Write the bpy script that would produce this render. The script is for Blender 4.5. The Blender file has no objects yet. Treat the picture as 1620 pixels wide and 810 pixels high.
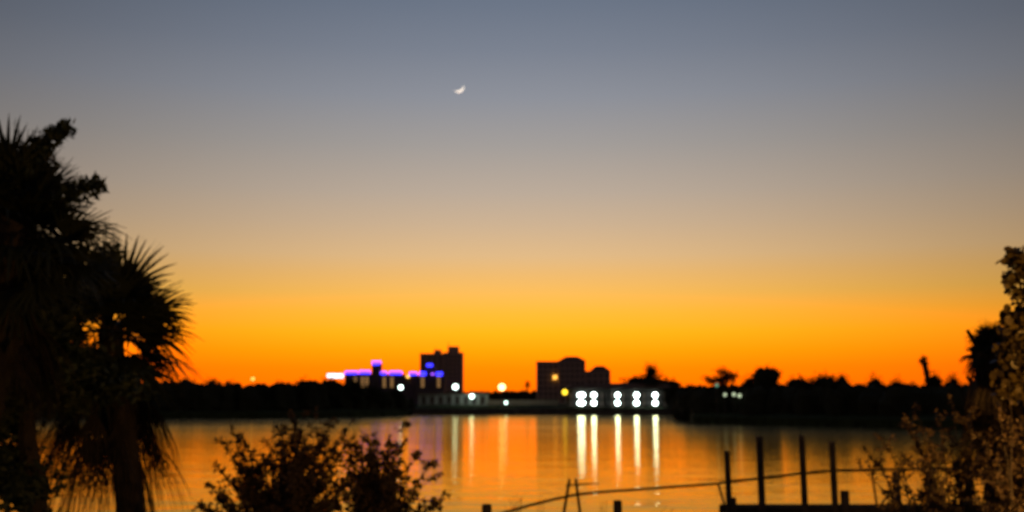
import bpy, math, random
from mathutils import Vector, Matrix, Quaternion, noise as mnoise

# ------------------------------------------------------------------ camera
S = bpy.context.scene
COL = S.collection
FPX, CX, CY, CAMZ = 1661.0, 810.0, 405.0, 5.0
PITCH = math.atan(228.0 / FPX)
cam_d = bpy.data.cameras.new('camera')
cam_d.sensor_width = 36.0
cam_d.lens = 36.0 * FPX / 1620.0
cam_d.clip_end = 30000.0
cam_d.dof.use_dof = True
cam_d.dof.focus_distance = 3.0
cam_d.dof.aperture_fstop = 2.9
cam = bpy.data.objects.new('camera', cam_d)
cam.location = (0, 0, CAMZ)
cam.rotation_euler = (math.pi / 2 + PITCH, 0, 0)
COL.objects.link(cam)
S.camera = cam

# ------------------------------------------------------------------ sky
def lin(c):
    r = []
    for v in c[:3]:
        v = v / 255.0
        r.append(v / 12.92 if v <= 0.04045 else ((v + 0.055) / 1.055) ** 2.4)
    return r

W = bpy.data.worlds.new('World')
S.world = W
W.use_nodes = True
nt = W.node_tree
nt.nodes.clear()
N = nt.nodes.new
L = nt.links.new
def math_node(op, a=None, b=None, c=None, clamp=False):
    n = N('ShaderNodeMath'); n.operation = op; n.use_clamp = clamp
    for i, v in enumerate((a, b, c)):
        if v is None: continue
        if isinstance(v, (int, float)): n.inputs[i].default_value = v
        else: L(v, n.inputs[i])
    return n.outputs[0]
tc = N('ShaderNodeTexCoord')
sp = N('ShaderNodeSeparateXYZ'); L(tc.outputs['Generated'], sp.inputs[0])
elev = math_node('ARCSINE', sp.outputs['Z'])
pos = math_node('DIVIDE', elev, math.radians(40.0), clamp=True)
ramp = N('ShaderNodeValToRGB'); L(pos, ramp.inputs[0])
SKY = [  # elevation in degrees, colour of the dusk sky there (sRGB), boost
    (0.0, (250, 116, 0), 1.2), (0.9, (255, 133, 0), 1.7), (1.7, (255, 144, 1), 2.0), (2.65, (255, 168, 6), 2.15),
    (3.66, (255, 187, 24), 1.75), (4.7, (255, 191, 56), 1.3), (5.73, (253, 191, 88), 1.02), (6.8, (241, 188, 112), 1.0),
    (7.8, (227, 187, 135), 1.0), (9.5, (207, 179, 147), 1.0), (11.25, (188, 171, 154), 1.0), (13.8, (164, 158, 154), 1.0),
    (16.4, (142, 145, 154), 1.0), (18.9, (123, 130, 144), 1.0), (21.3, (108, 118, 135), 1.0), (28.0, (80, 94, 118), 1.0),
    (40.0, (50, 63, 88), 1.0)]
cr = ramp.color_ramp
while len(cr.elements) < len(SKY): cr.elements.new(0.5)
for e, (d, c, b) in zip(cr.elements, SKY):
    e.position = d / 40.0
    r = lin(c)
    e.color = (r[0] * b, r[1], r[2], 1)
hx = math_node('MULTIPLY', sp.outputs['X'], sp.outputs['X'])
hy = math_node('MULTIPLY', sp.outputs['Y'], sp.outputs['Y'])
hl = math_node('SQRT', math_node('ADD', math_node('ADD', hx, hy), 1e-6))
# the glow is centred a touch right of the view axis
ca = math.radians(0.3)
dot = math_node('ADD', math_node('MULTIPLY', sp.outputs['X'], math.sin(ca)), math_node('MULTIPLY', sp.outputs['Y'], math.cos(ca)))
cosaz = math_node('DIVIDE', dot, hl)
half = math_node('MULTIPLY_ADD', cosaz, 0.5, 0.5, clamp=True)
glow = math_node('MULTIPLY_ADD', math_node('POWER', half, 10.5), 0.97, 0.03)
sc_ = N('ShaderNodeVectorMath'); sc_.operation = 'SCALE'
L(ramp.outputs['Color'], sc_.inputs[0]); L(glow, sc_.inputs['Scale'])
# sunset side of the sky is a NISHITA sky with the sun just under the horizon, added below the dusk gradient
SUN_EL, SUN_AZ = math.radians(-3.0), math.radians(1.5)
nis = N('ShaderNodeTexSky'); nis.sky_type = 'NISHITA'; nis.sun_disc = False
nis.sun_elevation = SUN_EL; nis.sun_rotation = SUN_AZ
ns = N('ShaderNodeVectorMath'); ns.operation = 'SCALE'; L(nis.outputs[0], ns.inputs[0]); ns.inputs['Scale'].default_value = 0.007
add1 = N('ShaderNodeVectorMath'); add1.operation = 'ADD'
L(sc_.outputs[0], add1.inputs[0]); L(ns.outputs[0], add1.inputs[1])
add2 = N('ShaderNodeVectorMath'); add2.operation = 'ADD'
# the dim pinkish eastern sky behind the viewer
east = N('ShaderNodeVectorMath'); east.operation = 'SCALE'
east.inputs[0].default_value = (0.034, 0.027, 0.027)
L(math_node('POWER', math_node('SUBTRACT', 1.0, glow, clamp=True), 3.0), east.inputs['Scale'])
L(add1.outputs[0], add2.inputs[0]); L(east.outputs[0], add2.inputs[1])
bg = N('ShaderNodeBackground'); L(add2.outputs[0], bg.inputs['Color']); bg.inputs['Strength'].default_value = 1.0
wo = N('ShaderNodeOutputWorld'); L(bg.outputs[0], wo.inputs['Surface'])

# the sun itself has set: the lamp shines from just under the horizon, behind the far shore
sun_d = bpy.data.lights.new('sun', 'SUN'); sun_d.energy = 0.2; sun_d.angle = math.radians(0.5); sun_d.color = (1, 0.6, 0.3)
sun = bpy.data.objects.new('sun', sun_d); COL.objects.link(sun)
sdir = Vector((math.sin(SUN_AZ) * math.cos(SUN_EL), math.cos(SUN_AZ) * math.cos(SUN_EL), math.sin(SUN_EL)))
sun.rotation_euler = sdir.to_track_quat('Z', 'Y').to_euler()
sun.location = (0, 0, 60)

S.view_settings.view_transform = 'Standard'
S.view_settings.look = 'None'
S.view_settings.exposure = 0.0
S.view_settings.gamma = 1.0
S.view_settings.use_curve_mapping = False
S.cycles.max_bounces = 6
S.cycles.sample_clamp_indirect = 6.0

# ------------------------------------------------------------------ helpers
def at(px, py, D):
    u = (px - CX) / FPX; v = (CY - py) / FPX
    x, y, z = u, math.cos(PITCH) - v * math.sin(PITCH), math.sin(PITCH) + v * math.cos(PITCH)
    k = D / y
    return Vector((x * k, D, CAMZ + z * k))
def X(px, py, D): return at(px, py, D).x
def Z(py, D, px=810): return at(px, py, D).z

ORG = {}
class MB:
    def __init__(self): self.v = []; self.f = []
    def add(self, vs, fs):
        o = len(self.v); self.v += [Vector(p) for p in vs]; self.f += [tuple(i + o for i in f) for f in fs]
    def box(self, x0, x1, y0, y1, z0, z1):
        self.add([(x0,y0,z0),(x1,y0,z0),(x1,y1,z0),(x0,y1,z0),(x0,y0,z1),(x1,y0,z1),(x1,y1,z1),(x0,y1,z1)],
                 [(0,3,2,1),(4,5,6,7),(0,1,5,4),(1,2,6,5),(2,3,7,6),(3,0,4,7)])
        return self
    def tube(self, pts, rads, n=7):
        pts = [Vector(p) for p in pts]; o = len(self.v)
        up = Vector((0.31, 0.95, 0.05)).normalized()
        for i, p in enumerate(pts):
            d = (pts[min(i+1, len(pts)-1)] - pts[max(i-1, 0)])
            d = d.normalized() if d.length > 1e-9 else Vector((0,0,1))
            a = d.cross(up)
            if a.length < 1e-3: a = d.cross(Vector((1,0,0)))
            a.normalize(); b = d.cross(a)
            r = rads[i] if isinstance(rads, (list, tuple)) else rads
            for k in range(n):
                t = 2*math.pi*k/n
                self.v.append(p + a*(r*math.cos(t)) + b*(r*math.sin(t)))
        m = len(pts)
        for i in range(m-1):
            for k in range(n):
                k2 = (k+1) % n
                self.f.append((o+i*n+k, o+i*n+k2, o+(i+1)*n+k2, o+(i+1)*n+k))
        self.f.append(tuple(o+k for k in reversed(range(n))))
        self.f.append(tuple(o+(m-1)*n+k for k in range(n)))
        return self
    def sphere(self, c, r, nu=12, nv=8, sz=1.0, jit=0.0, rng=None, freq=1.0):
        c = Vector(c); o = len(self.v)
        rr = r if isinstance(r, (list, tuple)) else (r, r, r*sz)
        off = rng.random()*100 if rng else 0
        def P(th, ph):
            d = Vector((math.sin(th)*math.cos(ph), math.sin(th)*math.sin(ph), math.cos(th)))
            s = 1.0
            if jit: s += jit*mnoise.noise(d*freq*2.0 + Vector((off, off, off)))
            return c + Vector((d.x*rr[0], d.y*rr[1], d.z*rr[2]))*s
        self.v.append(P(0, 0))
        for i in range(1, nv):
            for k in range(nu): self.v.append(P(math.pi*i/nv, 2*math.pi*k/nu))
        self.v.append(P(math.pi, 0))
        e = len(self.v)-1
        for k in range(nu): self.f.append((o, o+1+k, o+1+(k+1)%nu))
        for i in range(nv-2):
            for k in range(nu):
                a = o+1+i*nu
                self.f.append((a+k, a+nu+k, a+nu+(k+1)%nu, a+(k+1)%nu))
        a = o+1+(nv-2)*nu
        for k in range(nu): self.f.append((a+k, e, a+(k+1)%nu))
        return self
    def leaf(self, p, rng, s, asp=0.5, dirv=None, nside=4):
        d = Vector((rng.gauss(0,1), rng.gauss(0,1), rng.gauss(0,1)))
        if dirv is not None: d = dirv*1.6 + d*0.6
        if d.length < 1e-6: d = Vector((0,0,1))
        d.normalize()
        q = Vector((rng.gauss(0,1), rng.gauss(0,1), rng.gauss(0,1))); a = d.cross(q)
        if a.length < 1e-6: a = d.orthogonal()
        a.normalize(); n = d.cross(a)
        L_ = s*(0.7+0.6*rng.random()); w = L_*asp
        if nside == 4:
            self.add([p, p+d*L_*0.5+a*w*0.5+n*w*0.12, p+d*L_, p+d*L_*0.5-a*w*0.5+n*w*0.12], [(0,1,2),(0,2,3)])
        else:
            vs = []
            for k in range(nside):
                t = 2*math.pi*k/nside
                vs.append(p + d*(L_*0.5*(1+math.cos(t))) + a*(w*0.5*math.sin(t)) + n*(0.1*w*abs(math.sin(t))))
            self.add(vs, [tuple(range(nside))])
    def build(self, name, mat, parent=None, base=None, smooth=False):
        me = bpy.data.meshes.new(name)
        o = ORG[parent.name] if parent is not None else (Vector(base) if base is not None else Vector((0,0,0)))
        me.from_pydata([tuple(p - o) for p in self.v], [], self.f)
        me.materials.append(mat)
        if smooth:
            for p in me.polygons: p.use_smooth = True
        me.update()
        ob = bpy.data.objects.new(name, me); COL.objects.link(ob)
        if parent is not None: ob.parent = parent
        else: ob.location = o
        ORG[ob.name] = o
        return ob

def tag(o, label=None, cat=None, group=None, kind=None):
    if label: o['label'] = label
    if cat: o['category'] = cat
    if group: o['group'] = group
    if kind: o['kind'] = kind
    return o
def thing(name, base, label, cat, group=None):
    o = bpy.data.objects.new(name, None); COL.objects.link(o)
    o.empty_display_size = 0.2
    o.location = base; ORG[o.name] = Vector(base)
    return tag(o, label, cat, group)
def copy_tree(o, shift, parent=None):
    c = o.copy(); COL.objects.link(c)
    if parent is None:
        c.location = o.location + shift
    else:
        c.parent = parent; c.matrix_parent_inverse = o.matrix_parent_inverse
    ORG[c.name] = ORG[o.name] + shift
    for ch in list(o.children): copy_tree(ch, shift, c)
    return c

# ------------------------------------------------------------------ materials
def mat(name, col, rough=0.7, var=0.25, scale=3.0, metal=0.0, bump=0.0, bscale=20.0, spec=0.5):
    m = bpy.data.materials.new(name); m.use_nodes = True
    t = m.node_tree; b = t.nodes['Principled BSDF']
    tcn = t.nodes.new('ShaderNodeTexCoord')
    n = t.nodes.new('ShaderNodeTexNoise'); n.inputs['Scale'].default_value = scale; n.inputs['Detail'].default_value = 5
    t.links.new(tcn.outputs['Object'], n.inputs['Vector'])
    r = t.nodes.new('ShaderNodeValToRGB')
    r.color_ramp.elements[0].position = 0.3; r.color_ramp.elements[1].position = 0.7
    r.color_ramp.elements[0].color = (*[c*(1-var) for c in col], 1)
    r.color_ramp.elements[1].color = (*[c*(1+var) for c in col], 1)
    t.links.new(n.outputs['Fac'], r.inputs['Fac']); t.links.new(r.outputs['Color'], b.inputs['Base Color'])
    b.inputs['Roughness'].default_value = rough; b.inputs['Metallic'].default_value = metal
    b.inputs['Specular IOR Level'].default_value = spec
    if bump:
        n2 = t.nodes.new('ShaderNodeTexNoise'); n2.inputs['Scale'].default_value = bscale; n2.inputs['Detail'].default_value = 4
        t.links.new(tcn.outputs['Object'], n2.inputs['Vector'])
        bp = t.nodes.new('ShaderNodeBump'); bp.inputs['Strength'].default_value = bump; bp.inputs['Distance'].default_value = 0.05
        t.links.new(n2.outputs['Fac'], bp.inputs['Height']); t.links.new(bp.outputs['Normal'], b.inputs['Normal'])
    return m
def emit(name, col, s):
    m = bpy.data.materials.new(name); m.use_nodes = True
    t = m.node_tree; b = t.nodes['Principled BSDF']
    b.inputs['Base Color'].default_value = (*[min(c, .8) for c in col], 1)
    b.inputs['Emission Color'].default_value = (*col, 1); b.inputs['Emission Strength'].default_value = s
    return m

M_leaf = mat('palm leaf', (0.032, 0.042, 0.018), 0.7, 0.3, 2.0)
M_dead = mat('dead frond', (0.05, 0.035, 0.02), 0.8, 0.3, 3.0)
M_leaf2 = mat('broad leaf', (0.05, 0.07, 0.03), 0.6, 0.35, 1.5)
M_leaf3 = mat('shrub leaf', (0.10, 0.062, 0.03), 0.6, 0.4, 2.5)
M_grape = mat('round leaf', (0.10, 0.07, 0.02), 0.45, 0.4, 3.0)
M_far = mat('far foliage', (0.045, 0.05, 0.03), 0.8, 0.35, 0.25, spec=0.1)
M_bark = mat('bark', (0.06, 0.045, 0.033), 0.9, 0.35, 4.0, bump=0.6)
M_wood = mat('weathered wood', (0.13, 0.10, 0.075), 0.85, 0.3, 3.0, bump=0.5, bscale=12, spec=0.2)
M_wood2 = mat('grey planks', (0.10, 0.08, 0.06), 0.95, 0.35, 2.0, bump=0.4, bscale=9, spec=0.0)
M_conc = mat('seawall concrete', (0.16, 0.15, 0.14), 0.9, 0.3, 0.6)
M_grass = mat('lawn', (0.05, 0.07, 0.03), 0.95, 0.4, 0.5, spec=0.1)
M_soil = mat('bank soil', (0.05, 0.045, 0.035), 0.95, 0.35, 0.3, spec=0.1)
M_tower = mat('tower paint', (0.60, 0.42, 0.34), 0.8, 0.08, 0.05)
M_condo = mat('condo paint', (0.55, 0.40, 0.35), 0.8, 0.08, 0.05)
M_roof = mat('roof tile', (0.22, 0.15, 0.12), 0.85, 0.2, 0.4)
M_glass = mat('dark glass', (0.12, 0.10, 0.095), 0.15, 0.2, 0.2)
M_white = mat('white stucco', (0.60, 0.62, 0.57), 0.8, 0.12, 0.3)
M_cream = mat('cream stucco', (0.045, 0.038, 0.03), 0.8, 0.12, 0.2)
M_hotel = mat('hotel stucco', (0.14, 0.11, 0.13), 0.8, 0.1, 0.1)
M_metal = mat('dark metal', (0.07, 0.07, 0.07), 0.5, 0.2, 2.0, metal=0.6)
E_white = emit('cool white lamp', (0.78, 1.0, 0.90), 5.5)
E_white2 = emit('white lamp glass', (0.74, 1.0, 0.86), 8)
E_bay = emit('walkway lamp', (0.80, 1.0, 0.95), 14)
E_sod = emit('sodium lamp', (1.0, 0.68, 0.26), 4.5)
E_yel = emit('yellow lamp', (1.0, 0.66, 0.03), 2.6)
E_amb = emit('amber lamp', (1.0, 0.50, 0.08), 2.5)
E_dimg = emit('dim green lamp', (0.35, 0.9, 0.6), .35)
E_dimw = emit('dim white lamp', (0.65, 0.95, 0.78), 5)
E_dimr = emit('faint pale lamp', (0.8, 0.95, 0.6), .8)
E_sign = emit('lit sign face', (0.72, 0.92, 1.0), 2.2)
E_blue = emit('blue light strip', (0.035, 0.03, 1.0), 3.6)
E_violet = emit('violet light strip', (0.34, 0.08, 1.0), 2.4)
E_win = emit('warm lit window', (1.0, 0.52, 0.18), 0.28)
E_moon = emit('moonlight', (1.0, 0.92, 0.78), 1.15)
E_porch = emit('lantern glass', (1.0, 0.55, 0.16), 20)

# ------------------------------------------------------------------ water
def water_mat():
    m = bpy.data.materials.new('river water'); m.use_nodes = True
    t = m.node_tree; b = t.nodes['Principled BSDF']
    b.inputs['Base Color'].default_value = (0.012, 0.014, 0.014, 1)
    b.inputs['IOR'].default_value = 1.33
    g = t.nodes.new('ShaderNodeNewGeometry')
    def nz(sc, detail, st):
        mp = t.nodes.new('ShaderNodeMapping'); mp.inputs['Scale'].default_value = st
        t.links.new(g.outputs['Position'], mp.inputs[0])
        n = t.nodes.new('ShaderNodeTexNoise'); n.inputs['Scale'].default_value = sc; n.inputs['Detail'].default_value = detail
        t.links.new(mp.outputs[0], n.inputs['Vector']); return n.outputs['Fac']
    h1 = nz(0.9, 3, (0.6, 1.3, 1)); h2 = nz(0.11, 2, (0.5, 1.6, 1))
    def M(op, a, b_, c=None):
        n = t.nodes.new('ShaderNodeMath'); n.operation = op
        for i, v in enumerate((a, b_, c)):
            if v is None: continue
            if isinstance(v, (int, float)): n.inputs[i].default_value = v
            else: t.links.new(v, n.inputs[i])
        return n.outputs[0]
    hh = M('ADD', M('MULTIPLY', h1, 0.024), M('ADD', M('MULTIPLY', h2, 0.04), M('MULTIPLY', nz(0.33, 2, (0.4, 1.5, 1)), 0.03)))
    bp = t.nodes.new('ShaderNodeBump'); bp.inputs['Strength'].default_value = 1.0; bp.inputs['Distance'].default_value = 1.0
    t.links.new(hh, bp.inputs['Height']); t.links.new(bp.outputs['Normal'], b.inputs['Normal'])
    # patches of breeze-ruffled water, and a ruffled band off the far bank
    pt = nz(0.012, 3, (0.35, 2.0, 1))
    sp = t.nodes.new('ShaderNodeSeparateXYZ'); t.links.new(g.outputs['Position'], sp.inputs[0])
    mr = t.nodes.new('ShaderNodeMapRange'); mr.inputs[1].default_value = 45; mr.inputs[2].default_value = 190
    mr.inputs[3].default_value = 0.0; mr.inputs[4].default_value = 0.09
    t.links.new(sp.outputs['Y'], mr.inputs[0])
    rg = M('ADD', M('MULTIPLY_ADD', pt, 0.08, 0.0), mr.outputs[0])
    gl = t.nodes.new('ShaderNodeBsdfGlossy'); gl.inputs['Color'].default_value = (1.0, 0.85, 0.47, 1)   # warm tint put into the reflections to turn them more orange
    t.links.new(rg, gl.inputs['Roughness']); t.links.new(bp.outputs['Normal'], gl.inputs['Normal'])
    fr = t.nodes.new('ShaderNodeFresnel'); fr.inputs['IOR'].default_value = 1.42
    t.links.new(bp.outputs['Normal'], fr.inputs['Normal'])
    b.inputs['Roughness'].default_value = 1.0; b.inputs['Specular IOR Level'].default_value = 0.0
    mx = t.nodes.new('ShaderNodeMixShader')
    t.links.new(fr.outputs[0], mx.inputs[0]); t.links.new(b.outputs[0], mx.inputs[1]); t.links.new(gl.outputs[0], mx.inputs[2])
    t.links.new(mx.outputs[0], t.nodes['Material Output'].inputs['Surface'])
    return m
wb = MB()
xs = [-6000, -400, 0, 400, 6000]; ys = [-200, 60, 200, 420, 6000]
for y in ys:
    for x in xs: wb.v.append(Vector((x, y, 0)))
for j in range(4):
    for i in range(4):
        a = j*5+i; wb.f.append((a, a+1, a+6, a+5))
tag(wb.build('water', water_mat()), kind='structure')

# ------------------------------------------------------------------ land
SH = [(-2600, 240), (-1200, 255), (-300, 285), (0, 296), (220, 300), (420, 307), (540, 322), (610, 345), (655, 372), (760, 378), (900, 376),
      (1062, 372), (1082, 300), (1096, 240), (1240, 216), (1440, 196), (1640, 184), (2000, 170), (3000, 150), (4600, 150)]
def shore(px):
    for (a, da), (b, db) in zip(SH, SH[1:]):
        if a <= px <= b: return da + (db-da)*(px-a)/(b-a)
    return SH[0][1] if px < SH[0][0] else SH[-1][1]
lb = MB()
rows = [(0, -1.0), (0.6, 1.3), (4, 1.75), (26, 3.1), (110, 3.2), (500, 3.2), (5500, 3.2)]
pxs = sorted(set([p for p, _ in SH] + list(range(-300, 2000, 40))))
rng = random.Random(5)
for dy, z in rows:
    for p in pxs:
        D = shore(p) + dy
        q = at(p, 633, D)
        lb.v.append(Vector((q.x, D, z + (0.15*rng.random() if 0 < dy < 5000 else 0))))
n = len(pxs)
for j in range(len(rows)-1):
    for i in range(n-1):
        lb.f.append((j*n+i, j*n+i+1, (j+1)*n+i+1, (j+1)*n+i))
tag(lb.build('far_bank_ground', M_grass), kind='structure')

yb = MB()
nx, ny = 24, 14
for j in range(ny+1):
    for i in range(nx+1):
        x = -60+120*i/nx; y = -40+61*j/ny
        yb.v.append(Vector((x, y, 2.0 + (0.06*rng.random() if j < ny else 0))))
for j in range(ny):
    for i in range(nx):
        a = j*(nx+1)+i; yb.f.append((a, a+1, a+nx+2, a+nx+1))
tag(yb.build('near_yard_ground', M_grass), kind='structure')
b = MB().box(-60, 60, 21.003, 21.35, -1.2, 2.12)
w = thing('seawall', (0, 21.2, -1.2), 'low concrete seawall along the edge of the near yard', 'seawall')
b.build('wall', M_conc, w)
MB().box(-60, 60, 20.95, 21.45, 2.123, 2.27).build('coping', M_conc, w)

# far seawall in front of the lit lawn
x0, x1 = X(650, 650, 371), X(1066, 650, 371)
w = thing('seawall', ((x0+x1)/2, 371, -1), 'dark seawall at the water edge below the lit lawn and motel', 'seawall')
MB().box(x0, x1, 370.6, 371.2, -1.0, 1.95).build('wall', M_conc, w)
MB().box(x0, x1, 370.4, 371.5, 1.953, 2.15).build('coping', M_conc, w)

# ------------------------------------------------------------------ far trees
def crown_mb(blobs, nleaf, size, rng, core=0.72, asp=0.7):
    mb = MB()
    vol = [bb[3]*bb[4]*bb[5] for bb in blobs]
    for bb in blobs:
        if core: mb.sphere(bb[:3], (bb[3]*core, bb[4]*core, bb[5]*core), 12, 8, jit=0.45, rng=rng, freq=1.4)
    for k in range(nleaf):
        bb = rng.choices(blobs, vol)[0]
        d = Vector((rng.gauss(0,1), rng.gauss(0,1), rng.gauss(0,1))).normalized()
        r = (0.55 + 0.55*rng.random()**1.3) if core else rng.random()**0.45
        r *= 1 + 0.28*mnoise.noise(d*2.2 + Vector(bb[:3]))
        p = Vector((bb[0]+d.x*bb[3]*r, bb[1]+d.y*bb[4]*r, bb[2]+d.z*bb[5]*r))
        mb.leaf(p, rng, size, asp)
    return mb

def far_tree(px, ytop, D, wpx, label, seed, group=None, style='round', name='tree'):
    """A tree whose crown tops out at pixel row ytop at distance D."""
    rng = random.Random(seed)
    k = D/FPX
    top = Z(ytop, D, px); x = X(px, ytop, D)
    gz = 3.1 if D > shore(px)+20 else 1.8
    base = Vector((x, D, gz)); h = top-gz; wd = wpx*k/2
    t = thing(name, base, label, 'tree', group)
    tr = MB(); bl = []
    th = h*0.35
    lean = Vector((rng.uniform(-.3,.3), rng.uniform(-.3,.3), 0))
    r0 = 0.05*h*0.55
    if style == 'umbrella':
        th = h*0.55
        for i in range(13):
            a = rng.uniform(0, 6.28); rr = wd*rng.uniform(.1,.88)
            c = Vector((x+rr*math.cos(a), D+rr*math.sin(a), top-h*rng.uniform(.08,.44)))
            bl.append((*c, wd*.38, wd*.38, h*.10))
            tr.tube([base+Vector((0,0,th*.8)), base.lerp(c,.6)+Vector((0,0,h*.18)), c], [r0*.6, r0*.35, r0*.15], 5)
        tr.tube([base-Vector((0,0,.4)), base+Vector((0,0,th*.5))+lean*.5, base+Vector((0,0,th*.85))], [r0*1.2, r0, r0*.7], 7)
        tr.build('trunk', M_bark, t)
        crown_mb(bl, 1500, 0.5, rng, core=0).build('crown', M_far, t)
    else:
        nb = 7
        bl.append((x, D, top-h*.42, wd*.84, wd*.84, h*.40))
        for i in range(nb):
            a = 6.28*i/nb + rng.uniform(-.4,.4); rr = wd*rng.uniform(.35,.62)
            zc = top - h*rng.uniform(.22,.62); s = wd*rng.uniform(.32,.5)
            bl.append((x+rr*math.cos(a), D+rr*math.sin(a), zc, s, s, s*rng.uniform(.6,.95)))
        if style == 'dome':
            for i in range(5):
                a = 6.28*i/5; bl.append((x+wd*.42*math.cos(a), D+wd*.42*math.sin(a), top-h*.24, wd*.5, wd*.5, h*.2))
        for bb in bl[1:5]:
            tr.tube([base+Vector((0,0,th*.7)), base.lerp(Vector(bb[:3]), .6), Vector(bb[:3])], [r0*.6, r0*.35, r0*.12], 5)
        tr.tube([base-Vector((0,0,.4)), base+Vector((0,0,th))+lean, Vector(bl[0][:3])], [r0*1.3, r0, r0*.35], 7)
        tr.build('trunk', M_bark, t)
        crown_mb(bl, 1500, max(0.35, wd*.13), rng).build('crown', M_far, t)
    return t

def wood_mass(name, label, pts, depth, seed, size, n):
    """ Uncountable low growth along a bank: pts = (px, ytop, D). Lumpy core and leaves. """
    rng = random.Random(seed); mb = MB()
    for (a, b_) in zip(pts, pts[1:]):
        L_ = abs(X(b_[0], 633, b_[2]) - X(a[0], 633, a[2])); m = max(2, int(L_/1.5))
        for i in range(m):
            f = (i + rng.random())/m
            px = a[0]+(b_[0]-a[0])*f; yt = a[1]+(b_[1]-a[1])*f; D = a[2]+(b_[2]-a[2])*f + rng.uniform(0, depth)
            zt = Z(yt, D, px) * rng.uniform(.93, 1.0); x = X(px, 633, D); s = rng.uniform(2.2, 3.8)
            mb.sphere((x, D, zt*0.42), (s, s, zt*0.56), 9, 7, jit=.4, rng=rng, freq=1.5)
            for q in range(n):
                u = rng.random(); d = Vector((rng.gauss(0,1), rng.gauss(0,1), abs(rng.gauss(0,1.1)))).normalized()
                rr = rng.uniform(.8, 1.1)
                mb.leaf(Vector((x+d.x*s*rr, D+d.y*s*rr, zt*.42+d.z*zt*.55*rr)), rng, size, .7)
    o = mb.build(name, M_far); tag(o, label, 'undergrowth', kind='stuff')
    return o
wood_mass('mangrove_thicket', 'low dark thicket along the far left bank under the trees',
          [(-420,604,300), (0,603,303), (220,602,306), (330,601,310), (375,605,312), (415,607,314), (500,601,326), (545,602,336), (600,613,348), (648,630,372)], 12, 11, .55, 60)
wood_mass('mangrove_thicket', 'low dark thicket along the nearer right bank at the water line',
          [(1072,614,315), (1098,611,246), (1240,611,222), (1345,609,212), (1440,609,202), (1520,608,196), (1640,608,190), (1950,608,178)], 9, 12, .45, 60)
wood_mass('distant_woods', 'distant low woods on the skyline behind the lamps and buildings',
          [(560,618,760), (735,619,660), (850,617,640), (940,617,600), (985,612,560), (1090,609,520), (1300,607,520), (1700,607,520)], 40, 13, 1.3, 16)

# left bank, a continuous line of trees
LT = [(-150,604,312,90,'tall dark tree on the far left bank behind the leafy tree at the left edge'),
      (-40,606,312,80,'dark tree on the far left bank hidden behind the hanging palm fronds'),
      (70,604,314,80,'dark tree on the far left bank behind the crown of the near palm'),
      (160,603,316,80,'dark tree on the far left bank behind the trunk of the near palm'),
      (235,601,316,70,'dark tree on the far left bank touching the right palm fronds'),
      (298,598,317,46,'rounded dark tree on the left bank just right of the palm fronds'),
      (336,597,317,42,'flat topped dark tree on the left bank, second right of the palm fronds'),
      (364,600,318,34,'small dark tree on the left bank just left of the amber lamp'),
      (410,606,319,46,'low dark tree on the left bank under the amber lamp'),
      (446,600,322,44,'dark tree on the left bank first right of the amber lamp'),
      (484,597,326,50,'dark tree on the left bank midway between amber lamp and white sign'),
      (520,596,332,46,'tallest dark tree on the left bank below the white lit sign'),
      (556,601,340,48,'dark tree below the violet lights at the left end of the hotel'),
      (590,608,350,46,'dark tree below the small hotel turret with violet cap'),
      (622,616,362,40,'last low dark tree on the left bank, below the white lamp beside the hotel')]
for i, (px, yt, D, wp, lab) in enumerate(LT):
    far_tree(px, yt, D, wp, lab, 100+i, 'trees along the far left bank')
# right bank
far_tree(1144, 579, 262, 62, 'airy umbrella shaped tree with sky showing through on the right bank', 201, style='umbrella')
far_tree(1212, 576, 240, 54, 'tall dense round topped tree just right of the umbrella shaped tree', 202, style='dome')
far_tree(1186, 590, 243, 36, 'shorter dark tree pressed against the left of the tall round topped tree', 203)
RT = [(1272,594,232,70,'low dark tree right of the tall round topped tree'),
      (1302,590,228,66,'low dark tree in the middle of the right bank hump'),
      (1330,588,226,40,'square shouldered dark tree at the right end of the low hump'),
      (1384,590,220,36,'small pointed dark tree standing alone between two low stretches'),
      (1360,606,222,44,'very low dark tree between the hump and the small pointed tree'),
      (1418,596,216,34,'small dark tree left of the leaning palm on the right bank'),
      (1442,604,214,28,'low dark bush tree at the foot of the leaning palm'),
      (1477,585,212,30,'narrow dark tree directly right of the leaning palm'),
      (1507,590,210,32,'small dark tree between the leaning palm and the shaggy near palm'),
      (1545,604,206,56,'low dark tree on the right bank behind the shaggy near palm'),
      (1620,603,200,70,'dark tree on the right bank behind the round leaved tree'),
      (1100,608,268,44,'low dark tree on the right bank left of the umbrella shaped tree'),
      (1068,606,330,40,'low dark tree at the right end of the motel')]
for i, (px, yt, D, wp, lab) in enumerate(RT):
    far_tree(px, yt, D, wp, lab, 220+i, 'low trees along the right bank')
far_tree(1006, 593, 392, 64, 'dark spreading tree behind the motel left of the far palm', 241)
far_tree(1029, 590, 394, 50, 'dark tree directly under the far palm crown behind the motel', 243)
far_tree(1052, 595, 392, 56, 'dark spreading tree behind the motel right of the far palm', 242)

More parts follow.
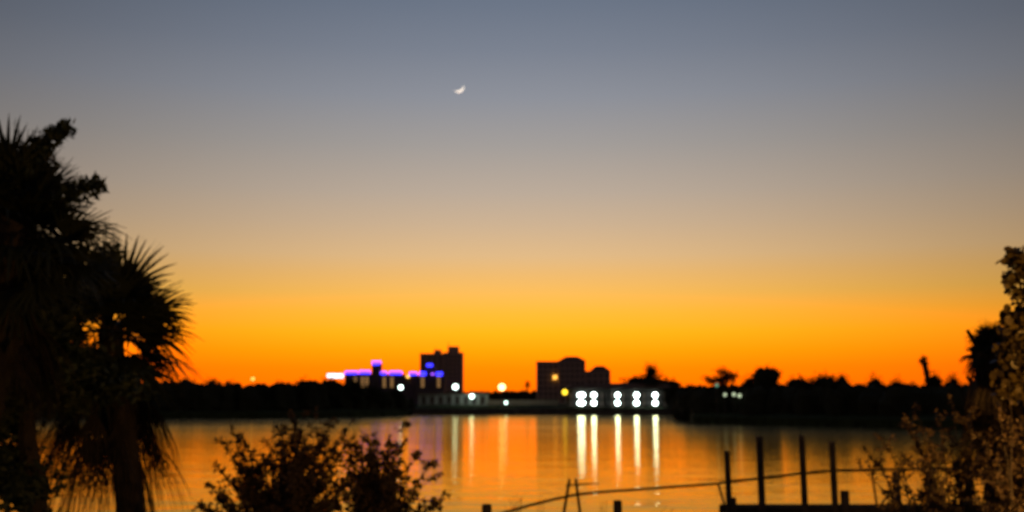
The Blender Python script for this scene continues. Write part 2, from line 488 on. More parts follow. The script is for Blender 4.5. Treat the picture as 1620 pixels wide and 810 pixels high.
# ------------------------------------------------------------------ fan palms
def frond_mb(c, d, lp, lb_, rng, spread=1.7, nseg=26, droop=.35, wide=1.0, collapse=0.0):
    mb = MB(); c = Vector(c); d = d.normalized()
    side = d.cross(Vector((0,0,1)))
    if side.length < .05: side = d.cross(Vector((1,0,0)))
    side.normalize()
    roll = rng.uniform(-.7,.7); side = Quaternion(d, roll) @ side
    nrm = side.cross(d)
    mid = c + d*lp*.5 + Vector((0,0,.04*lp)); h = c + d*lp - Vector((0,0,.06*lp))
    mb.tube([c, mid, h], [.022, .017, .012], 5)
    ax = (h-mid).normalized()
    for i in range(nseg):
        f = (i+.5)/nseg*2-1; th = f*spread*(1-collapse)
        ln = lb_*(.72+.28*math.cos(th*.8))*rng.uniform(.86,1.06)
        dr = ax*math.cos(th) + side*math.sin(th) + nrm*(.18*math.cos(th*1.5) + rng.uniform(-.05,.05))
        dr.normalize()
        wv = nrm.cross(dr).normalized()
        wj = ln*.31*math.tan(spread*(1-collapse)/nseg)*2.1*wide
        wj = max(wj, .012)
        pts = []
        gr = droop*rng.uniform(.6,1.5)
        for t, ww in ((0,.25),(.30,1.0),(.55,.72),(.80,.42),(1.0,.05)):
            p = h + dr*ln*t + Vector((0,0,-gr*ln*t*t*t*.9))
            pts.append((p - wv*wj*ww*.5 + nrm*.006, p + wv*wj*ww*.5, ww))
        vs = []; 
        for a, b_, ww in pts: vs += [a, b_]
        mb.add(vs, [(2*k, 2*k+1, 2*k+3, 2*k+2) for k in range(len(pts)-1)])
    return mb

def fan_palm(base, cc, R, nf, label, seed, ndead=0, dead_len=1.4, trunk_r=.17, skirt_z=(.2,.9), name='fan_palm', leafm=None, nseg=20, wide=1.5, extra=(), tw=1.0, fsp=1.7, lpf=1.0, steep=(-82,-52)):
    rng = random.Random(seed); base = Vector(base); cc = Vector(cc)
    t = thing(name, base, label, 'palm')
    tr = MB(); m = 14; pts = []; rads = []
    for i in range(m+1):
        f = i/m
        pts.append(base.lerp(cc, f) + Vector((.12*math.sin(f*3.1)*R*.3, 0, -.3*(1-f) if i == 0 else 0)))
        rads.append(trunk_r*(1.25-.25*f)*(1+.10*(i % 2)))
    tr.tube(pts, rads, 9)
    H = (cc-base).length                                        # old leaf bases criss-cross the upper trunk
    for k in range(46):
        f = 1-rng.random()*.55; a = rng.uniform(0, 6.28); p = base.lerp(cc, f)
        d = Vector((math.cos(a), math.sin(a), 0))
        tr.tube([p+d*trunk_r*.8, p+d*trunk_r*1.3+Vector((0,0,.12)), p+d*trunk_r*1.75+Vector((0,0,.26))], [.045,.035,.02], 4)
    tr.build('trunk', M_bark, t)
    for i in range(nf):
        a = i*2.39996 + rng.uniform(-.2,.2); f = (i+.5)/nf
        el = math.radians(82 - 118*f + rng.uniform(-8,8))
        d = Vector((math.cos(a)*math.cos(el), math.sin(a)*math.cos(el), math.sin(el)))
        lp = R*rng.uniform(.26,.56)*lpf; lb_ = R*rng.uniform(.54,.72)*(1.5-.5*lpf)
        frond_mb(cc + Vector((0,0,-.25*f*R*.5)), d, lp, lb_, rng, droop=.06+.34*f, nseg=nseg, wide=wide, spread=fsp).build('frond', leafm or M_leaf, t)
    for h0, t0 in extra:                                        # big fans that break the outline
        d = t0-h0; frond_mb(h0 - d.normalized()*.35, d, .35, d.length*rng.uniform(.95,1.08), rng, spread=1.15, nseg=17, droop=.04, wide=1.5).build('frond', leafm or M_leaf, t)
    for i in range(ndead):
        a = rng.uniform(0, 6.28); zz = cc.z - R*rng.uniform(*skirt_z)
        p = Vector((cc.x+math.cos(a)*trunk_r, cc.y+math.sin(a)*trunk_r, zz))
        el = math.radians(rng.uniform(*steep))
        d = Vector((math.cos(a)*math.cos(el), math.sin(a)*math.cos(el), math.sin(el)))
        frond_mb(p, d, dead_len*.45, dead_len*.6, rng, spread=1.2, nseg=18, droop=.6, collapse=.45, wide=.9*tw).build('dead_frond', M_dead, t)
    return t
pa = at(172, 518, 19); pb = at(18, 350, 16); pt_ = at(218, 810, 19)
fan_palm((pt_.x, 19, 2.0), pa, 1.72, 34, 'near fan palm with drooping dead fronds, trunk down the left foreground', 31, 42, 1.85, .2, (.1, .8), extra=((at(188,470,18.8), at(258,378,18.9)),(at(205,492,18.8), at(284,442,18.7)),(at(215,530,18.8), at(312,528,18.9)),(at(208,558,18.8), at(300,592,18.8)),(at(160,432,18.8), at(172,352,19)),(at(200,520,18.8), at(275,480,18.4)),(at(180,450,18.8), at(215,375,19.2)),(at(150,470,18.8), at(120,400,18.5)),(at(190,560,18.8), at(240,640,18.6)),(at(220,545,18.8), at(290,620,19.1)),(at(120,540,18.8), at(60,590,18.6)),(at(150,580,18.8), at(150,660,18.6))))
fan_palm((pb.x-.5, 16, 2.0), pb, 1.66, 36, 'taller fan palm at the left edge of the photo with upright spiky top', 32, 22, 1.4, .19, extra=((at(112,402,15.8), at(190,392,15.9)), (at(105,380,15.7), at(178,338,15.9)), (at(118,420,15.8), at(205,432,15.7)), (at(95,352,15.8), at(152,288,16.0)), (at(100,370,15.6), at(168,318,15.5)), (at(42,300,15.8), at(12,192,15.9)),(at(62,312,15.8), at(116,245,15.8)),(at(80,332,15.8), at(146,302,15.8)),(at(95,385,15.8), at(180,352,15.9)),(at(40,285,15.8), at(52,222,16.1)),(at(90,415,15.8), at(185,420,15.9)),(at(60,300,15.8), at(84,238,16.2)),(at(15,290,15.8), at(-15,200,16)),(at(60,440,15.8), at(120,500,15.6)),(at(30,450,15.8), at(20,540,15.6))))
pr = at(1570, 552, 14)
fan_palm((pr.x+.05, 14, 2.0), pr, .40, 40, 'shaggy short fronded palm beside the round leaved tree at right', 33, 84, .62, .2, (-.4, 2.4), name='shaggy_palm', leafm=M_leaf, tw=2.2, steep=(-88,-70))
# the palms that stand up on the far shore
def far_palm(px, ytop, D, label, seed, R, lean=0.0, tr=.34):
    top = Z(ytop, D, px) - R*.7; x = X(px, ytop, D)
    return fan_palm((x+lean, D, 2.5), (x, D, top), R, 19, label, seed, 0, 1, tr, name='palm_tree', nseg=7, wide=2.0, fsp=.55, lpf=.2)
far_palm(1031, 576, 388, 'far palm with ragged star shaped crown rising behind the motel', 34, 7.0)
far_palm(1461, 563, 213, 'leaning palm with small tufted crown on the right bank', 35, 1.5, lean=1.7, tr=.5)
far_palm(834, 603, 600, 'tiny palm on the skyline left of the domed condominium', 36, 2.6)

# ------------------------------------------------------------------ left broadleaf tree
def leafy_tree(base, blobs, nleaf, size, label, seed, lm, asp=.5, nside=4, core=.55, limbs=8, r0=.2, name='leafy_tree', sprigs=()):
    rng = random.Random(seed); base = Vector(base)
    t = thing(name, base, label, 'tree')
    tr = MB(); top = Vector(blobs[0][:3])
    fork = base.lerp(top, .5)
    tr.tube([base-Vector((0,0,.2)), base.lerp(fork,.5)+Vector((.1,0,0)), fork, top], [r0*1.2, r0, r0*.8, r0*.3], 9)
    for bb in blobs[1:]:
        c = Vector(bb[:3]); q = fork.lerp(top, rng.uniform(0,.5))
        tr.tube([q, q.lerp(c,.5)+Vector((rng.uniform(-.1,.1),0,.1)), c], [r0*.4, r0*.22, r0*.07], 6)
    mb = crown_mb(blobs, nleaf, size, rng, core=core, asp=asp) if nside == 4 else MB()
    if nside != 4:
        vol = [bb[3]*bb[4]*bb[5] for bb in blobs]
        if core:
            for bb in blobs: mb.sphere(bb[:3], [q*core for q in bb[3:6]], 10, 7, jit=.4, rng=rng)
        for k in range(nleaf):
            bb = rng.choices(blobs, [v**.75 for v in vol])[0]
            d = Vector((rng.gauss(0,1), rng.gauss(0,1), rng.gauss(0,1))).normalized(); r = rng.uniform(.45,1.0)
            mb.leaf(Vector((bb[0]+d.x*bb[3]*r, bb[1]+d.y*bb[4]*r, bb[2]+d.z*bb[5]*r)), rng, size, asp, nside=nside)
    for (p0, p1, nn, wdt) in sprigs:
        p0 = Vector(p0); p1 = Vector(p1)
        tr.tube([p0, p0.lerp(p1,.5)+Vector((0,0,.06)), p1], [.03,.018,.006], 5)
        for k in range(nn):
            f = rng.random()**.7; p = p0.lerp(p1, f)+Vector((0,0,.06*4*f*(1-f)))
            p += Vector((rng.gauss(0,wdt), rng.gauss(0,wdt), rng.gauss(0,wdt)))*(1.15-f*.6)
            mb.leaf(p, rng, size*.9, asp)
    tr.build('trunk', M_bark, t); mb.build('crown', lm, t)
    return t
D = 17.5
def bl(px, py, rpx, D, sz=1.0):
    c = at(px, py, D); r = rpx*D/FPX; return (c.x, c.y, c.z, r, r, r*sz)
leafy_tree((at(62, 810, D).x, D, 2.0),
    [bl(30,470,95,D), bl(100,590,80,D,.7), bl(20,330,70,D), bl(60,290,42,D), bl(-40,400,110,D), bl(-30,580,120,D), bl(10,740,50,D), bl(110,630,45,D,.8), bl(60,520,80,D), bl(190,610,50,D,.6), bl(40,770,60,D), bl(-20,660,70,D)],
    15000, .15, 'dense dark broadleaf tree at the left edge filling the gap behind the palms', 41, M_leaf2, sprigs=(
     (at(30,275,15.6), at(106,201,15.6), 420, .095), (at(80,330,15.6), at(156,292,15.6), 340, .085), (at(20,300,D), at(70,228,D), 200, .08), (at(120,420,D), at(185,395,D), 90, .09)))

# ------------------------------------------------------------------ shrubs built stem by stem
def shrub(base, tips, label, seed, lm, leaf=.055, lpt=11, twigs=15, fill=2, name='shrub', twl=.34):
    rng = random.Random(seed); base = Vector(base)
    t = thing(name, base, label, 'shrub')
    st = MB(); lv = MB()
    alltips = [(Vector(p), 1.0) for p in tips]
    for p in tips:
        for k in range(fill):
            f = rng.uniform(.45,.9); q = base.lerp(Vector(p), f) + Vector((rng.gauss(0,.22), rng.gauss(0,.35), rng.gauss(0,.1)))
            alltips.append((q, f))
    for p, sc in alltips:
        b0 = base + Vector((rng.gauss(0,.16), rng.gauss(0,.16), 0))
        mid = b0.lerp(p, .5) + Vector((-(p.x-b0.x)*.18, rng.gauss(0,.08), (p.z-b0.z)*.10))
        def B(f): return b0*(1-f)**2 + mid*2*f*(1-f) + p*f*f
        pts = [B(i/7) for i in range(8)]
        st.tube(pts, [.028*(1-i/7.6) for i in range(8)], 5)
        for k in range(twigs):
            f = 1-.78*rng.random()**1.1; q = B(f); tan = (B(min(1,f+.05))-B(f-.05)).normalized()
            d = (tan*.9 + Vector((rng.gauss(0,.7), rng.gauss(0,.7), rng.gauss(0,.45)))).normalized()
            ln = twl*rng.uniform(.4,1.0)*(1.1-.6*f)
            e = q + d*ln + Vector((0,0,-.10*ln))
            st.tube([q, q.lerp(e,.5)+Vector((0,0,.03*ln)), e], [.006,.004,.002], 3)
            for j in range(lpt):
                g = rng.random(); lv.leaf(q.lerp(e, g), rng, leaf, .5, dirv=(d*.6+Vector((rng.gauss(0,.6), rng.gauss(0,.6), rng.gauss(0,.6)))))
    st.build('stem', M_bark, t); lv.build('foliage', lm, t)
    return t
rg = random.Random(77)
def tp(l, D): return [at(px, py, D + rg.uniform(-.6,.6)) for px, py in l]
def fillpts(n, x0, x1, f, seed):
    r = random.Random(seed); o = []
    for i in range(n):
        x = r.uniform(x0, x1); o.append((x, f(x) + r.uniform(0, 70)))
    return o
D = 18.0
shrub((at(445, 810, D).x, D, 2.0), tp([(366,678),(352,698),(336,732),(322,762),(306,790),(372,714),(392,738),(428,690),(452,664),(468,655),(482,650),(500,658),(530,660),(552,674),(420,725),(515,690),(470,690),(345,780)]
      + fillpts(30, 330, 560, lambda x: 700 + 55*abs(x-480)/150, 3) + fillpts(14, 330, 600, lambda x: 765, 4) + fillpts(18, 432, 562, lambda x: 660, 14) + fillpts(5, 345, 385, lambda x: 690, 15), D),
      'wide feathery shrub at the water edge right of the palm', 51, M_leaf3, leaf=.075, twigs=20, lpt=10, fill=1, twl=.36)
D = 18.6
shrub((at(600, 810, D).x, D, 2.0), tp([(575,672),(592,690),(640,672),(636,698),(655,722),(682,728),(694,748),(692,788),(660,760),(615,700),(560,705),(672,800),(640,770),(540,720)]
      + fillpts(10, 540, 640, lambda x: 725, 6) + fillpts(14, 548, 645, lambda x: 682, 16) + fillpts(8, 550, 610, lambda x: 740, 17) + fillpts(9, 560, 680, lambda x: 770, 7), D),
      'smaller open shrub overlapping the right side of the wide feathery shrub', 52, M_leaf3, leaf=.075, twigs=20, lpt=11, fill=1, twl=.36)
D = 13.6
shrub((at(1520, 810, D).x, D, 2.0), tp([(1362,742),(1372,712),(1400,695),(1432,668),(1452,648),(1486,655),(1508,636),(1540,645),(1420,730),(1470,690),(1390,770),(1525,680),(1550,690)]
      + fillpts(7, 1440, 1575, lambda x: 690 - .15*(x-1385), 8) + fillpts(3, 1490, 1570, lambda x: 750, 9), D),
      'lamplit feathery shrub in front of the dock at right', 53, M_leaf3, leaf=.06, twigs=20, lpt=12, fill=1, twl=.42)
D = 12.6
shrub((at(1600, 810, D).x, D, 2.0), tp([(1555,680),(1580,650),(1600,636),(1625,645),(1660,640),(1560,720),(1590,715),(1640,690),(1690,690)]
      + fillpts(11, 1545, 1680, lambda x: 665, 10) + fillpts(5, 1540, 1650, lambda x: 740, 12), D),
      'lamplit feathery shrub at the lower right corner below the round leaved tree', 54, M_leaf3, leaf=.06, twigs=20, lpt=12, fill=1, twl=.42)
# round-leaved tree, right edge
D = 13.0
leafy_tree((at(1665, 810, D).x, D, 2.0),
    [bl(1680,520,75,D), bl(1606,409,19,D), bl(1601,441,17,D,.9), bl(1622,470,24,D), bl(1612,512,26,D), bl(1640,430,30,D), bl(1690,420,60,D), bl(1612,560,36,D,.8), bl(1640,600,50,D), bl(1600,610,30,D,.8), bl(1720,600,80,D), bl(1612,535,28,D)],
    5600, .105, 'round leaved tree at the right edge, partly lit by a lamp', 42, M_grape, asp=.75, nside=7, core=.3, r0=.13, name='leafy_tree')

# ------------------------------------------------------------------ dock
D = 35.0
dk = thing('wooden_dock', (X(1300, 803, D), D+1, 0), 'weathered wooden dock with tall bare pilings in the right foreground', 'dock')
zd = Z(806, D-.35, 1200)
mb = MB()
xx = X(1148, 800, D)
while xx < 22:
    mb.box(xx, xx+.19, D-.35, D+1.0, zd, zd+.045); xx += .205
mb.build('deck', M_wood2, dk)
for yy in (D-.3, D+.85):
    MB().box(X(1146,800,D), 22, yy, yy+.08, zd-.26, zd-.003).build('beam', M_wood, dk)
for px, pyt, r, dy in ((1150,713,.095,-.5),(1201,690,.11,-.52),(1268,689,.10,-.52),(1316,699,.10,-.52),(1417,746,.12,-.5),(1468,740,.12,-.5),(1530,735,.12,-.5)):
    q = at(px, pyt, D+dy)
    MB().tube([(q.x+.05,q.y,-1.5),(q.x+.03,q.y,1.0),(q.x,q.y,q.z-.04),(q.x,q.y,q.z)], [r*1.12,r*1.05,r,r*.8], 10).build('piling', M_wood, dk)
for px, pyt in ((1336,776),(1160,787)):
    q = at(px, pyt, D-.55)
    r = .14 if px == 1336 else .1
    MB().tube([(q.x,q.y,-1.5),(q.x,q.y,q.z-.03),(q.x,q.y,q.z)], [r*1.05,r,r*.85], 10).build('short_piling', M_wood, dk)
HR = [(1138,764),(1201,757),(1268,749),(1316,745),(1400,743),(1540,741),(1700,738)]
MB().tube([at(px, py, D-.33) for px, py in HR], .045, 6).build('handrail', M_wood2, dk)
for (a, b_) in (((1136,765),(1150,812)), ((1413,772),(1388,806)), ((1379,748),(1388,806))):
    MB().tube([at(*a, D-.25), at(*b_, D-.25)], .04, 5).build('brace', M_wood, dk)

# sagging rail that runs from the dock towards the yard
gr = thing('sagging_handrail', (X(905,810,33), 32.5, 0), 'long sagging handrail on crossed poles curving left from the dock', 'handrail')
RL = [(1137,765,34.6),(1070,770,34.2),(1000,775,33.8),(955,778,33.3),(915,782,32.8),(880,789,32.2),(840,799,31.6),(805,809,31),(768,821,30.4),(720,842,29.8)]
MB().tube([at(*q) for q in RL], .042, 6).build('rail', M_wood2, gr)
for a, b_ in (((901,758,32.6),(868,870,32.6)), ((911,757,32.5),(934,872,32.5)), ((768,818,30.3),(764,900,30.3))):
    p, q = at(*a), at(*b_); q.z = -1.0
    MB().tube([p, p.lerp(q,.5), q], [.045,.05,.06], 6).build('pole', M_wood, gr)
MB().tube([at(895,768,32.55), at(920,766,32.5), at(948,765,32.5)], [.03,.028,.02], 5).build('crosspiece', M_wood, gr)

# posts in the yard
def post(px, pyt, D, r, label):
    q = at(px, pyt, D)
    t = thing('mooring_post', (q.x, D, -1), label, 'post')
    MB().tube([(q.x,D,-1.0),(q.x,D,q.z-.03),(q.x,D,q.z-.004)], [r*1.05,r,r*.96], 12).build('shaft', M_wood, t)
    MB().tube([(q.x,D,q.z-.004),(q.x,D,q.z+.02)], [r*.96,r*.8], 12).build('cap', M_wood2, t)
post(770, 799, 24, .115, 'short thick mooring post below the left end of the sagging handrail')
post(977, 793, 24, .10, 'short thick mooring post right of the crossed poles')

# bare twigs at the water edge
def twigs(px, py0, D, spec, label, seed):
    rng = random.Random(seed); q = at(px, py0, D)
    t = thing('reed_clump', (q.x, D, -.3), label, 'reeds')
    for a in spec:
        p = at(*a, D+rng.uniform(-.2,.2))
        b0 = Vector((q.x+rng.uniform(-.15,.15), D, -.3))
        mb = MB().tube([b0, b0.lerp(p,.55)+Vector((rng.uniform(-.05,.05),0,.1)), p], [.016,.012,.004], 4)
        for k in range(7):
            f = rng.uniform(.55,1); mb.leaf(b0.lerp(p,f), rng, .16, .12, dirv=(p-b0).normalized())
        mb.build('stalk', M_dead, t)
twigs(815, 860, 30.5, [(812,782),(818,779),(823,789),(808,795),(826,784),(800,801)], 'small clump of bare reeds by the low left end of the sagging handrail', 61)
twigs(856, 860, 31.8, [(855,784),(860,793),(850,797)], 'thin reed stalks rising just left of the crossed poles', 62)
twigs(955, 860, 31.0, [(953,796),(960,790),(949,801),(1063,806),(1056,800)], 'low reeds beside the mooring post at centre bottom', 63)

# ------------------------------------------------------------------ far buildings
def px_box(mb, p0, p1, yt, yb_, D, depth):
    a = at(p0, yt, D); b_ = at(p1, yb_, D)
    mb.box(a.x, b_.x, D, D+depth, b_.z, a.z)
    return mb
def windows(t, name, x0, x1, z0, z1, y, cols, rows, ww, wh, m, frame=None):
    """ every window is its own part; they share one mesh """
    me = None
    for r in range(rows):
        for c in range(cols):
            cx = x0+(x1-x0)*(c+.5)/cols; cz = z0+(z1-z0)*(r+.5)/rows
            if me is None:
                mb = MB().box(cx-ww/2, cx+ww/2, y-.12, y-.004, cz-wh/2, cz+wh/2)
                first = mb.build(name, m, t); me = first; fx, fz = cx, cz
            else:
                o = first.copy(); COL.objects.link(o); o.parent = t
                o.location = (cx-fx, 0, cz-fz); ORG[o.name] = ORG[t.name]
# high-rise
D = 700.0
t = thing('apartment_tower', (X(698,615,D), D+8, 3), 'tall dark apartment tower with two rooftop boxes behind the violet lit hotel', 'building')
xl, xm, xr = X(664.5,560,D), X(702,560,D), X(731.5,560,D)
zt = Z(560.5, D); zt2 = Z(559, D)
MB().box(xl, xm, D, D+18, 2, zt).build('west_wing', M_tower, t)
MB().box(xm+.02, xr, D-1.5, D+18, 2, zt2).build('east_wing', M_tower, t)
MB().box(xl-.15, xm-.02, D-.25, D+18.2, zt+.003, zt+.6).build('parapet', M_tower, t)
MB().box(xm+.04, xr+.15, D-1.75, D+18.2, zt2+.003, zt2+.6).build('parapet', M_tower, t)
MB().box(X(686,553,D), X(697,553,D), D+4, D+10, zt+.603, Z(553,D)).build('rooftop_box', M_tower, t)
MB().box(X(708,548,D), X(725,548,D), D+3, D+12, zt2+.603, Z(547.5,D)).build('rooftop_box', M_tower, t)
MB().tube([(X(707.3,541,D)+.6, D+4, Z(547.5,D)-1), (X(707.3,541,D)+.6, D+4, Z(540,D))], [.22,.1], 5).build('antenna', M_metal, t)
MB().tube([(X(689,541,D), D+5, Z(553,D)-1), (X(689,541,D), D+5, Z(547.5,D))], [.16,.08], 5).build('antenna', M_metal, t)
windows(t, 'window', xl+.6, xm-.6, 4, zt-1, D, 4, 11, 1.9, 1.5, M_glass)
windows(t, 'window', xm+.6, xr-.6, 4, zt2-1, D-1.5, 4, 11, 1.7, 1.5, M_glass)
# domed condominium
D = 600.0
t = thing('condominium', (X(905,612,D), D+10, 3), 'dark condominium block with stepped hip roofs and two humps right of the tower', 'building')
zA = Z(573,D)
x0, x1, x2, x3 = X(849.5,573,D), X(884,573,D), X(926,573,D), X(965.5,573,D)
def hip(mb, xa, xb, ya, yb_, z0, z1, ins):
    mb.add([(xa,ya,z0),(xb,ya,z0),(xb,yb_,z0),(xa,yb_,z0),(xa+ins,ya+ins,z1),(xb-ins,ya+ins,z1),(xb-ins,yb_-ins,z1),(xa+ins,yb_-ins,z1)],
           [(0,3,2,1),(4,5,6,7),(0,1,5,4),(1,2,6,5),(2,3,7,6),(3,0,4,7)])
    return mb
MB().box(x0, x1, D, D+16, 2, zA).build('left_wing', M_condo, t)
MB().box(x1+.02, x2, D-1.2, D+18, 2, Z(571,D)).build('centre_block', M_condo, t)
MB().box(x2+.02, x3, D, D+16, 2, Z(587,D)).build('right_wing', M_condo, t)
MB().box(x0-.2, x1-.02, D-.3, D+16.3, zA+.003, zA+.5).build('parapet', M_condo, t)
hip(MB(), x1-.3, x2+.4, D-1.7, D+18.4, Z(571,D)+.003, Z(563.5,D), 4.6).build('roof', M_roof, t)
hip(MB(), X(934,586,D), x3+.3, D-.5, D+16.4, Z(587,D)+.003, Z(578.5,D), 3.7).build('roof', M_roof, t)
windows(t, 'window', x0+.5, x1-.4, 4, zA-1, D, 4, 7, 1.6, 1.4, M_glass)
windows(t, 'window', x1+.5, x2-.4, 4, Z(571,D)-1, D-1.2, 5, 7, 1.6, 1.4, M_glass)
windows(t, 'window', x2+.5, x3-.4, 4, Z(587,D)-1, D, 4, 5, 1.8, 1.4, M_glass)
wb_ = MB(); q = at(880.5,597,D-1.2)
wb_.box(q.x-.0-2.0, q.x+.2, D-1.5, D-1.33, q.z-1.0, q.z+1.1); wb_.build('lit_window', emit('amber window', (1.0,.47,.06), 2.2), t)

# hotel with violet roof lights
D = 480.0
h = thing('hotel', (X(610,612,D), D+8, 3), 'long low hotel edged with blue and violet roof lights and warm lit windows', 'building')
def blk(p0, p1, yt, nm, dep=12, dD=0, m=None):
    a, b_ = X(p0,yt,D+dD), X(p1,yt,D+dD); MB().box(a, b_, D+dD, D+dD+dep, 2, Z(yt,D+dD)).build(nm, m or M_hotel, h); return a, b_
blk(545.5, 588, 591, 'left_wing'); blk(588.1, 600.5, 574.5, 'turret', 10, -1.5); blk(600.7, 656, 592, 'right_wing'); blk(656.2, 703, 593.5, 'end_wing', 12, -3)
blk(673, 687, 580, 'stair_tower', 8, 1.2)
def strip(p0, p1, yt, yb_, m, dD, nm):
    a = at(p0, yt, D+dD); b_ = at(p1, yb_, D+dD)
    MB().box(a.x, b_.x, D+dD-.35, D+dD-.02, b_.z, a.z).build(nm, m, h)
for p0, p1, yt, yb_ in ((546,566,587,590.4),(568.5,586,586,590),(602,612,587.5,591),(616,636,587,591),(648,660,588.5,592)):
    strip(p0, p1, yt, yb_-1.2, E_violet, -1.75 if 588 < p0 < 600 else 0, 'violet_light_strip')
    strip(p0, p1, yb_-1.1, yb_+1.6, E_blue, -.02, 'blue_light_strip')
strip(588.6, 603, 571, 574.6, E_violet, -1.52, 'violet_light_strip'); strip(589.5, 600, 574.7, 577.5, E_blue, -1.52, 'blue_light_strip')
for p0, p1, yt, yb_, dD in ((675,684.5,575.5,580,1.18),(664,674,588,594,-3.02),(690,700,588.5,594.5,-3.02)):
    strip(p0, p1, yt, yb_, E_blue, dD, 'blue_light_strip')
strip(682,687,590.5,593,E_violet,-3.02,'violet_light_strip')
for px, dD in ((562,0),(573.5,0),(580.5,0),(608,0),(620,0),(668.5,-3),(694,-3)):
    for k in range(4):
        yt = 596.5 + k*4.3
        a = at(px-2.3, yt, D+dD); b_ = at(px+2.3, yt+3.1, D+dD)
        o = MB().box(a.x, b_.x, D+dD-.15, D+dD-.004, b_.z, a.z).build('lit_window', E_win, h)
for px in (550,556,586-3,628,634,640,646,651):
    a = at(px-1.8, 597, D); b_ = at(px+1.8, 600, D)
    MB().box(a.x, b_.x, D-.12, D-.004, b_.z, a.z).build('window', M_glass, h)
q = at(645.5, 595.5, D)
MB().sphere((q.x, D-.5, q.z), .75, 10, 6).build('wall_lamp', E_amb, h)
# bright sign on the left end
D2 = 470.0
t = thing('lit_sign', (X(530,612,D2), D2, 3), 'bright white backlit sign band at the left end of the hotel', 'sign')
a = at(517.5, 591.3, D2); b_ = at(543, 598, D2)
MB().box(a.x, b_.x, D2, D2+.5, b_.z, a.z).build('panel', E_sign, t)
MB().box(a.x-.15, b_.x+.15, D2+.503, D2+.8, b_.z-.15, a.z+.15).build('frame', M_metal, t)
for xx in (a.x+1, b_.x-1): MB().tube([(xx, D2+.65, 2.5), (xx, D2+.65, b_.z)], .15, 6).build('leg', M_metal, t)

# low white clubhouse
D = 402.0
t = thing('clubhouse', (X(712,645,D), D+5, 3), 'low white clubhouse with columns, washed by a greenish white lamp', 'building')
x0, x1 = X(662,630,D), X(772,630,D); zr = Z(624, D); zb = 2.6
MB().box(x0, x1, D, D+11, zb, zr).build('wall', M_white, t)
MB().box(x0-.6, x1+.6, D-1.6, D+11.5, zr+.003, zr+.45).build('roof', M_roof, t)
for k in range(9):
    xx = x0+.4+(x1-x0-.8)*k/8
    MB().box(xx-.22, xx+.22, D-1.4, D-1.0, zb, zr).build('column', M_white, t)
for k in range(8):
    xx = x0+.4+(x1-x0-.8)*(k+.5)/8
    MB().box(xx-.75, xx+.75, D-.1, D-.004, zb+.9, zr-.7).build('window', M_glass, t)
D3 = 404
t = thing('garden_wall', (X(812,645,D3), D3, 3), 'long pale garden wall right of the clubhouse, dim in the lamplight', 'wall')
MB().box(X(773.5,640,D3), X(884,640,D3), D3, D3+.4, 2.8, Z(633,D3)).build('wall', M_white, t)
MB().box(X(773.5,640,D3), X(884,640,D3), D3-.1, D3+.5, Z(633,D3)+.003, Z(633,D3)+.15).build('coping', M_white, t)

# two-storey motel
D = 386.0
mo = thing('motel', (X(975,640,D), D+5, 3), 'two storey motel with pairs of bright white walkway lights', 'building')
x0, x1 = X(897,630,D), X(1064,630,D)
zr = Z(614.5, D); z2 = Z(631.2, D)
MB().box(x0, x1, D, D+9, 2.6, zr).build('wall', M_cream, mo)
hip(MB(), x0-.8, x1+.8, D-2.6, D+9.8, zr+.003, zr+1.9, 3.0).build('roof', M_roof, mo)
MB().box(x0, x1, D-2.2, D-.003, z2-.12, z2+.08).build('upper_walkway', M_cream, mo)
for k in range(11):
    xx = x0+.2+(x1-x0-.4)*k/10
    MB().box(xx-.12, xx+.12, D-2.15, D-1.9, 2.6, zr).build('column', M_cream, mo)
    if k < 10:
        xm = xx+(x1-x0-.4)/20
        for zz in (2.7, z2+.1):
            MB().box(xm-1.2, xm-.3, D-.08, D-.004, zz, zz+2.05).build('door', M_roof, mo)
            MB().box(xm+.2, xm+1.5, D-.07, D-.004, zz+.8, zz+1.9).build('window', M_glass, mo)
rb = MB()
rb.box(x0, x1, D-2.19, D-2.13, z2+1.0, z2+1.06)
xx = x0
while xx < x1: rb.box(xx, xx+.03, D-2.18, D-2.14, z2+.083, z2+.997); xx += .3
rb.build('railing', M_metal, mo)
for px, wpx in ((919.5,12),(939.5,7.6),(977,7.2),(1007,7.6),(1036.5,7.4)):
    for py in (625, 637.5):
        q = at(px, py, D-2.3); r = wpx*D/FPX/2
        rz = min(r, .86)
        o = MB().sphere(q, (r, .22, rz), 16, 8).build('walkway_light', E_bay, mo)
        MB().box(q.x-r*1.15, q.x+r*1.15, q.y+.02, q.y+.10, q.z-rz*1.12, q.z+rz*1.12).build('light_block_plate', M_metal, o)  # plate added behind the lamp to keep its light off the wall

# ------------------------------------------------------------------ lamps on the far shore
def lamp(px, py, D, r, m, label, mast=True, name='street_lamp', gz=2.9, arm=0.0):
    q = at(px, py, D)
    t = thing(name, (q.x+arm, D, gz), label, 'street lamp')
    MB().tube([(q.x+arm, D+r*.3, gz-.4), (q.x+arm, D+r*.3, q.z-r*.9)], [.14,.08], 8).build('pole', M_metal, t)
    MB().tube([(q.x+arm, D+r*.3, q.z-r*1.05), (q.x+arm, D+r*.3, q.z-r*.8)], [.10,r*.6], 8).build('fitting', M_metal, t)
    MB().sphere(q, r, 16, 10).build('globe', m, t, smooth=True)
    return t
lamp(400, 599.5, 330, .5, E_amb, 'tiny amber lamp above the dark trees of the left bank', gz=1.8)
lamp(634, 613, 402, .85, E_white, 'white lamp at the right end of the hotel above the dark bank', gz=3)
lamp(720.5, 612, 392, 1.0, E_white, 'tall white lamp in front of the apartment tower', gz=2.9)
lamp(746.5, 627, 397, .8, E_white2, 'white lamp on a short mast before the clubhouse front', gz=2.9)
lamp(794, 612.5, 392, 1.25, E_sod, 'large yellow white lamp glaring alone on the skyline', gz=2.9)
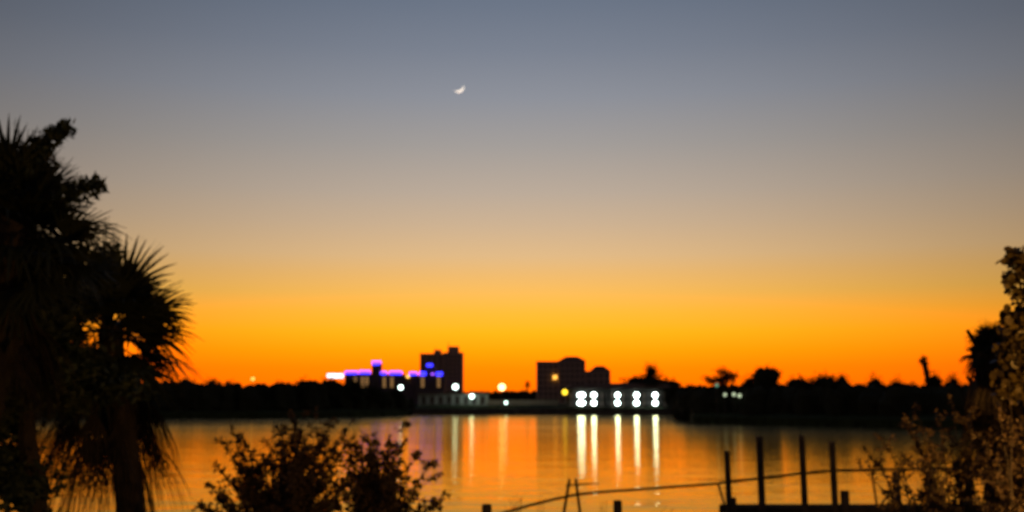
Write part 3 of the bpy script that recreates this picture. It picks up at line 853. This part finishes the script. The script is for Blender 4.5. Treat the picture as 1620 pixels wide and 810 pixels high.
lamp(800.5, 637, 388, .55, E_dimw, 'small dim white lamp low on the lawn below the glaring yellow lamp', gz=2.7)
lamp(893.5, 620.5, 383, .95, E_yel, 'deep yellow lamp at the left end of the motel', gz=2.8)
lamp(1134, 609.5, 236, .38, E_dimg, 'faint green lamp under the umbrella shaped tree', gz=1.7)
lamp(1147, 624.5, 234, .36, E_dimr, 'faint pale lamp, leftmost of the three in a row on the right bank', gz=1.7)
lamp(1161, 624, 234, .38, E_dimr, 'faint pale lamp, middle one of the three in a row on the right bank', gz=1.7)
lamp(1170, 626, 234, .40, E_dimr, 'brightest of the three faint pale lamps in a row on the right bank', gz=1.7)

# ------------------------------------------------------------------ moon
D = 9000.0
c = at(725.5, 138.0, D); R = 8.8*D/FPX*1.0
mb = MB()
fwd = (Vector((0,0,CAMZ))-c).normalized()            # towards the viewer
rt = Vector((1,0,0)); upv = fwd.cross(rt).normalized()
if upv.z < 0: upv = -upv
ang = math.radians(-62)
lit = rt*math.cos(ang)+upv*math.sin(ang)              # the lit limb
horn = (rt*math.cos(ang+math.pi/2)+upv*math.sin(ang+math.pi/2))
nlat, nlon = 18, 6
lo0, lo1 = math.radians(-20), math.radians(56)
for i in range(nlat+1):
    th = math.pi*i/nlat
    for k in range(nlon+1):
        ph = lo0+(lo1-lo0)*k/nlon
        mb.v.append(c + horn*R*math.cos(th) + (lit*math.cos(ph)+fwd*math.sin(ph))*R*math.sin(th))
ax0 = len(mb.v)
for i in range(nlat+1): mb.v.append(c + horn*R*math.cos(math.pi*i/nlat))
n1 = nlon+1
for i in range(nlat):
    for k in range(nlon): mb.f.append((i*n1+k, i*n1+k+1, (i+1)*n1+k+1, (i+1)*n1+k))
tag(mb.build('moon', E_moon, base=c), 'thin pale crescent moon high in the dusk sky', 'moon')

# ------------------------------------------------------------------ garden lantern that lights the shrubs on the right (outside the frame)
t = thing('garden_lantern', (6.3, 8.5, 2.0), 'garden lantern on a post in the near yard, glowing warm', 'lantern')
MB().tube([(6.3,8.5,1.7),(6.3,8.5,2.1),(6.3,8.5,4.1)], [.09,.05,.045], 9).build('post', M_metal, t)
MB().box(6.16,6.44,8.36,8.64,4.103,4.14).build('tray', M_metal, t)
hip(MB(), 6.12,6.48,8.32,8.68,4.50,4.64,.15).build('cap', M_metal, t)
MB().sphere((6.3,8.5,4.32), (.09,.09,.15), 10, 8).build('bulb', E_porch, t)
ld = bpy.data.lights.new('lantern_light', 'POINT'); ld.energy = 950; ld.color = (1.0, .47, .09); ld.shadow_soft_size = .16
lo = bpy.data.objects.new('lantern_light', ld); COL.objects.link(lo); lo.parent = t; lo.location = (-.02, .05, 2.05)
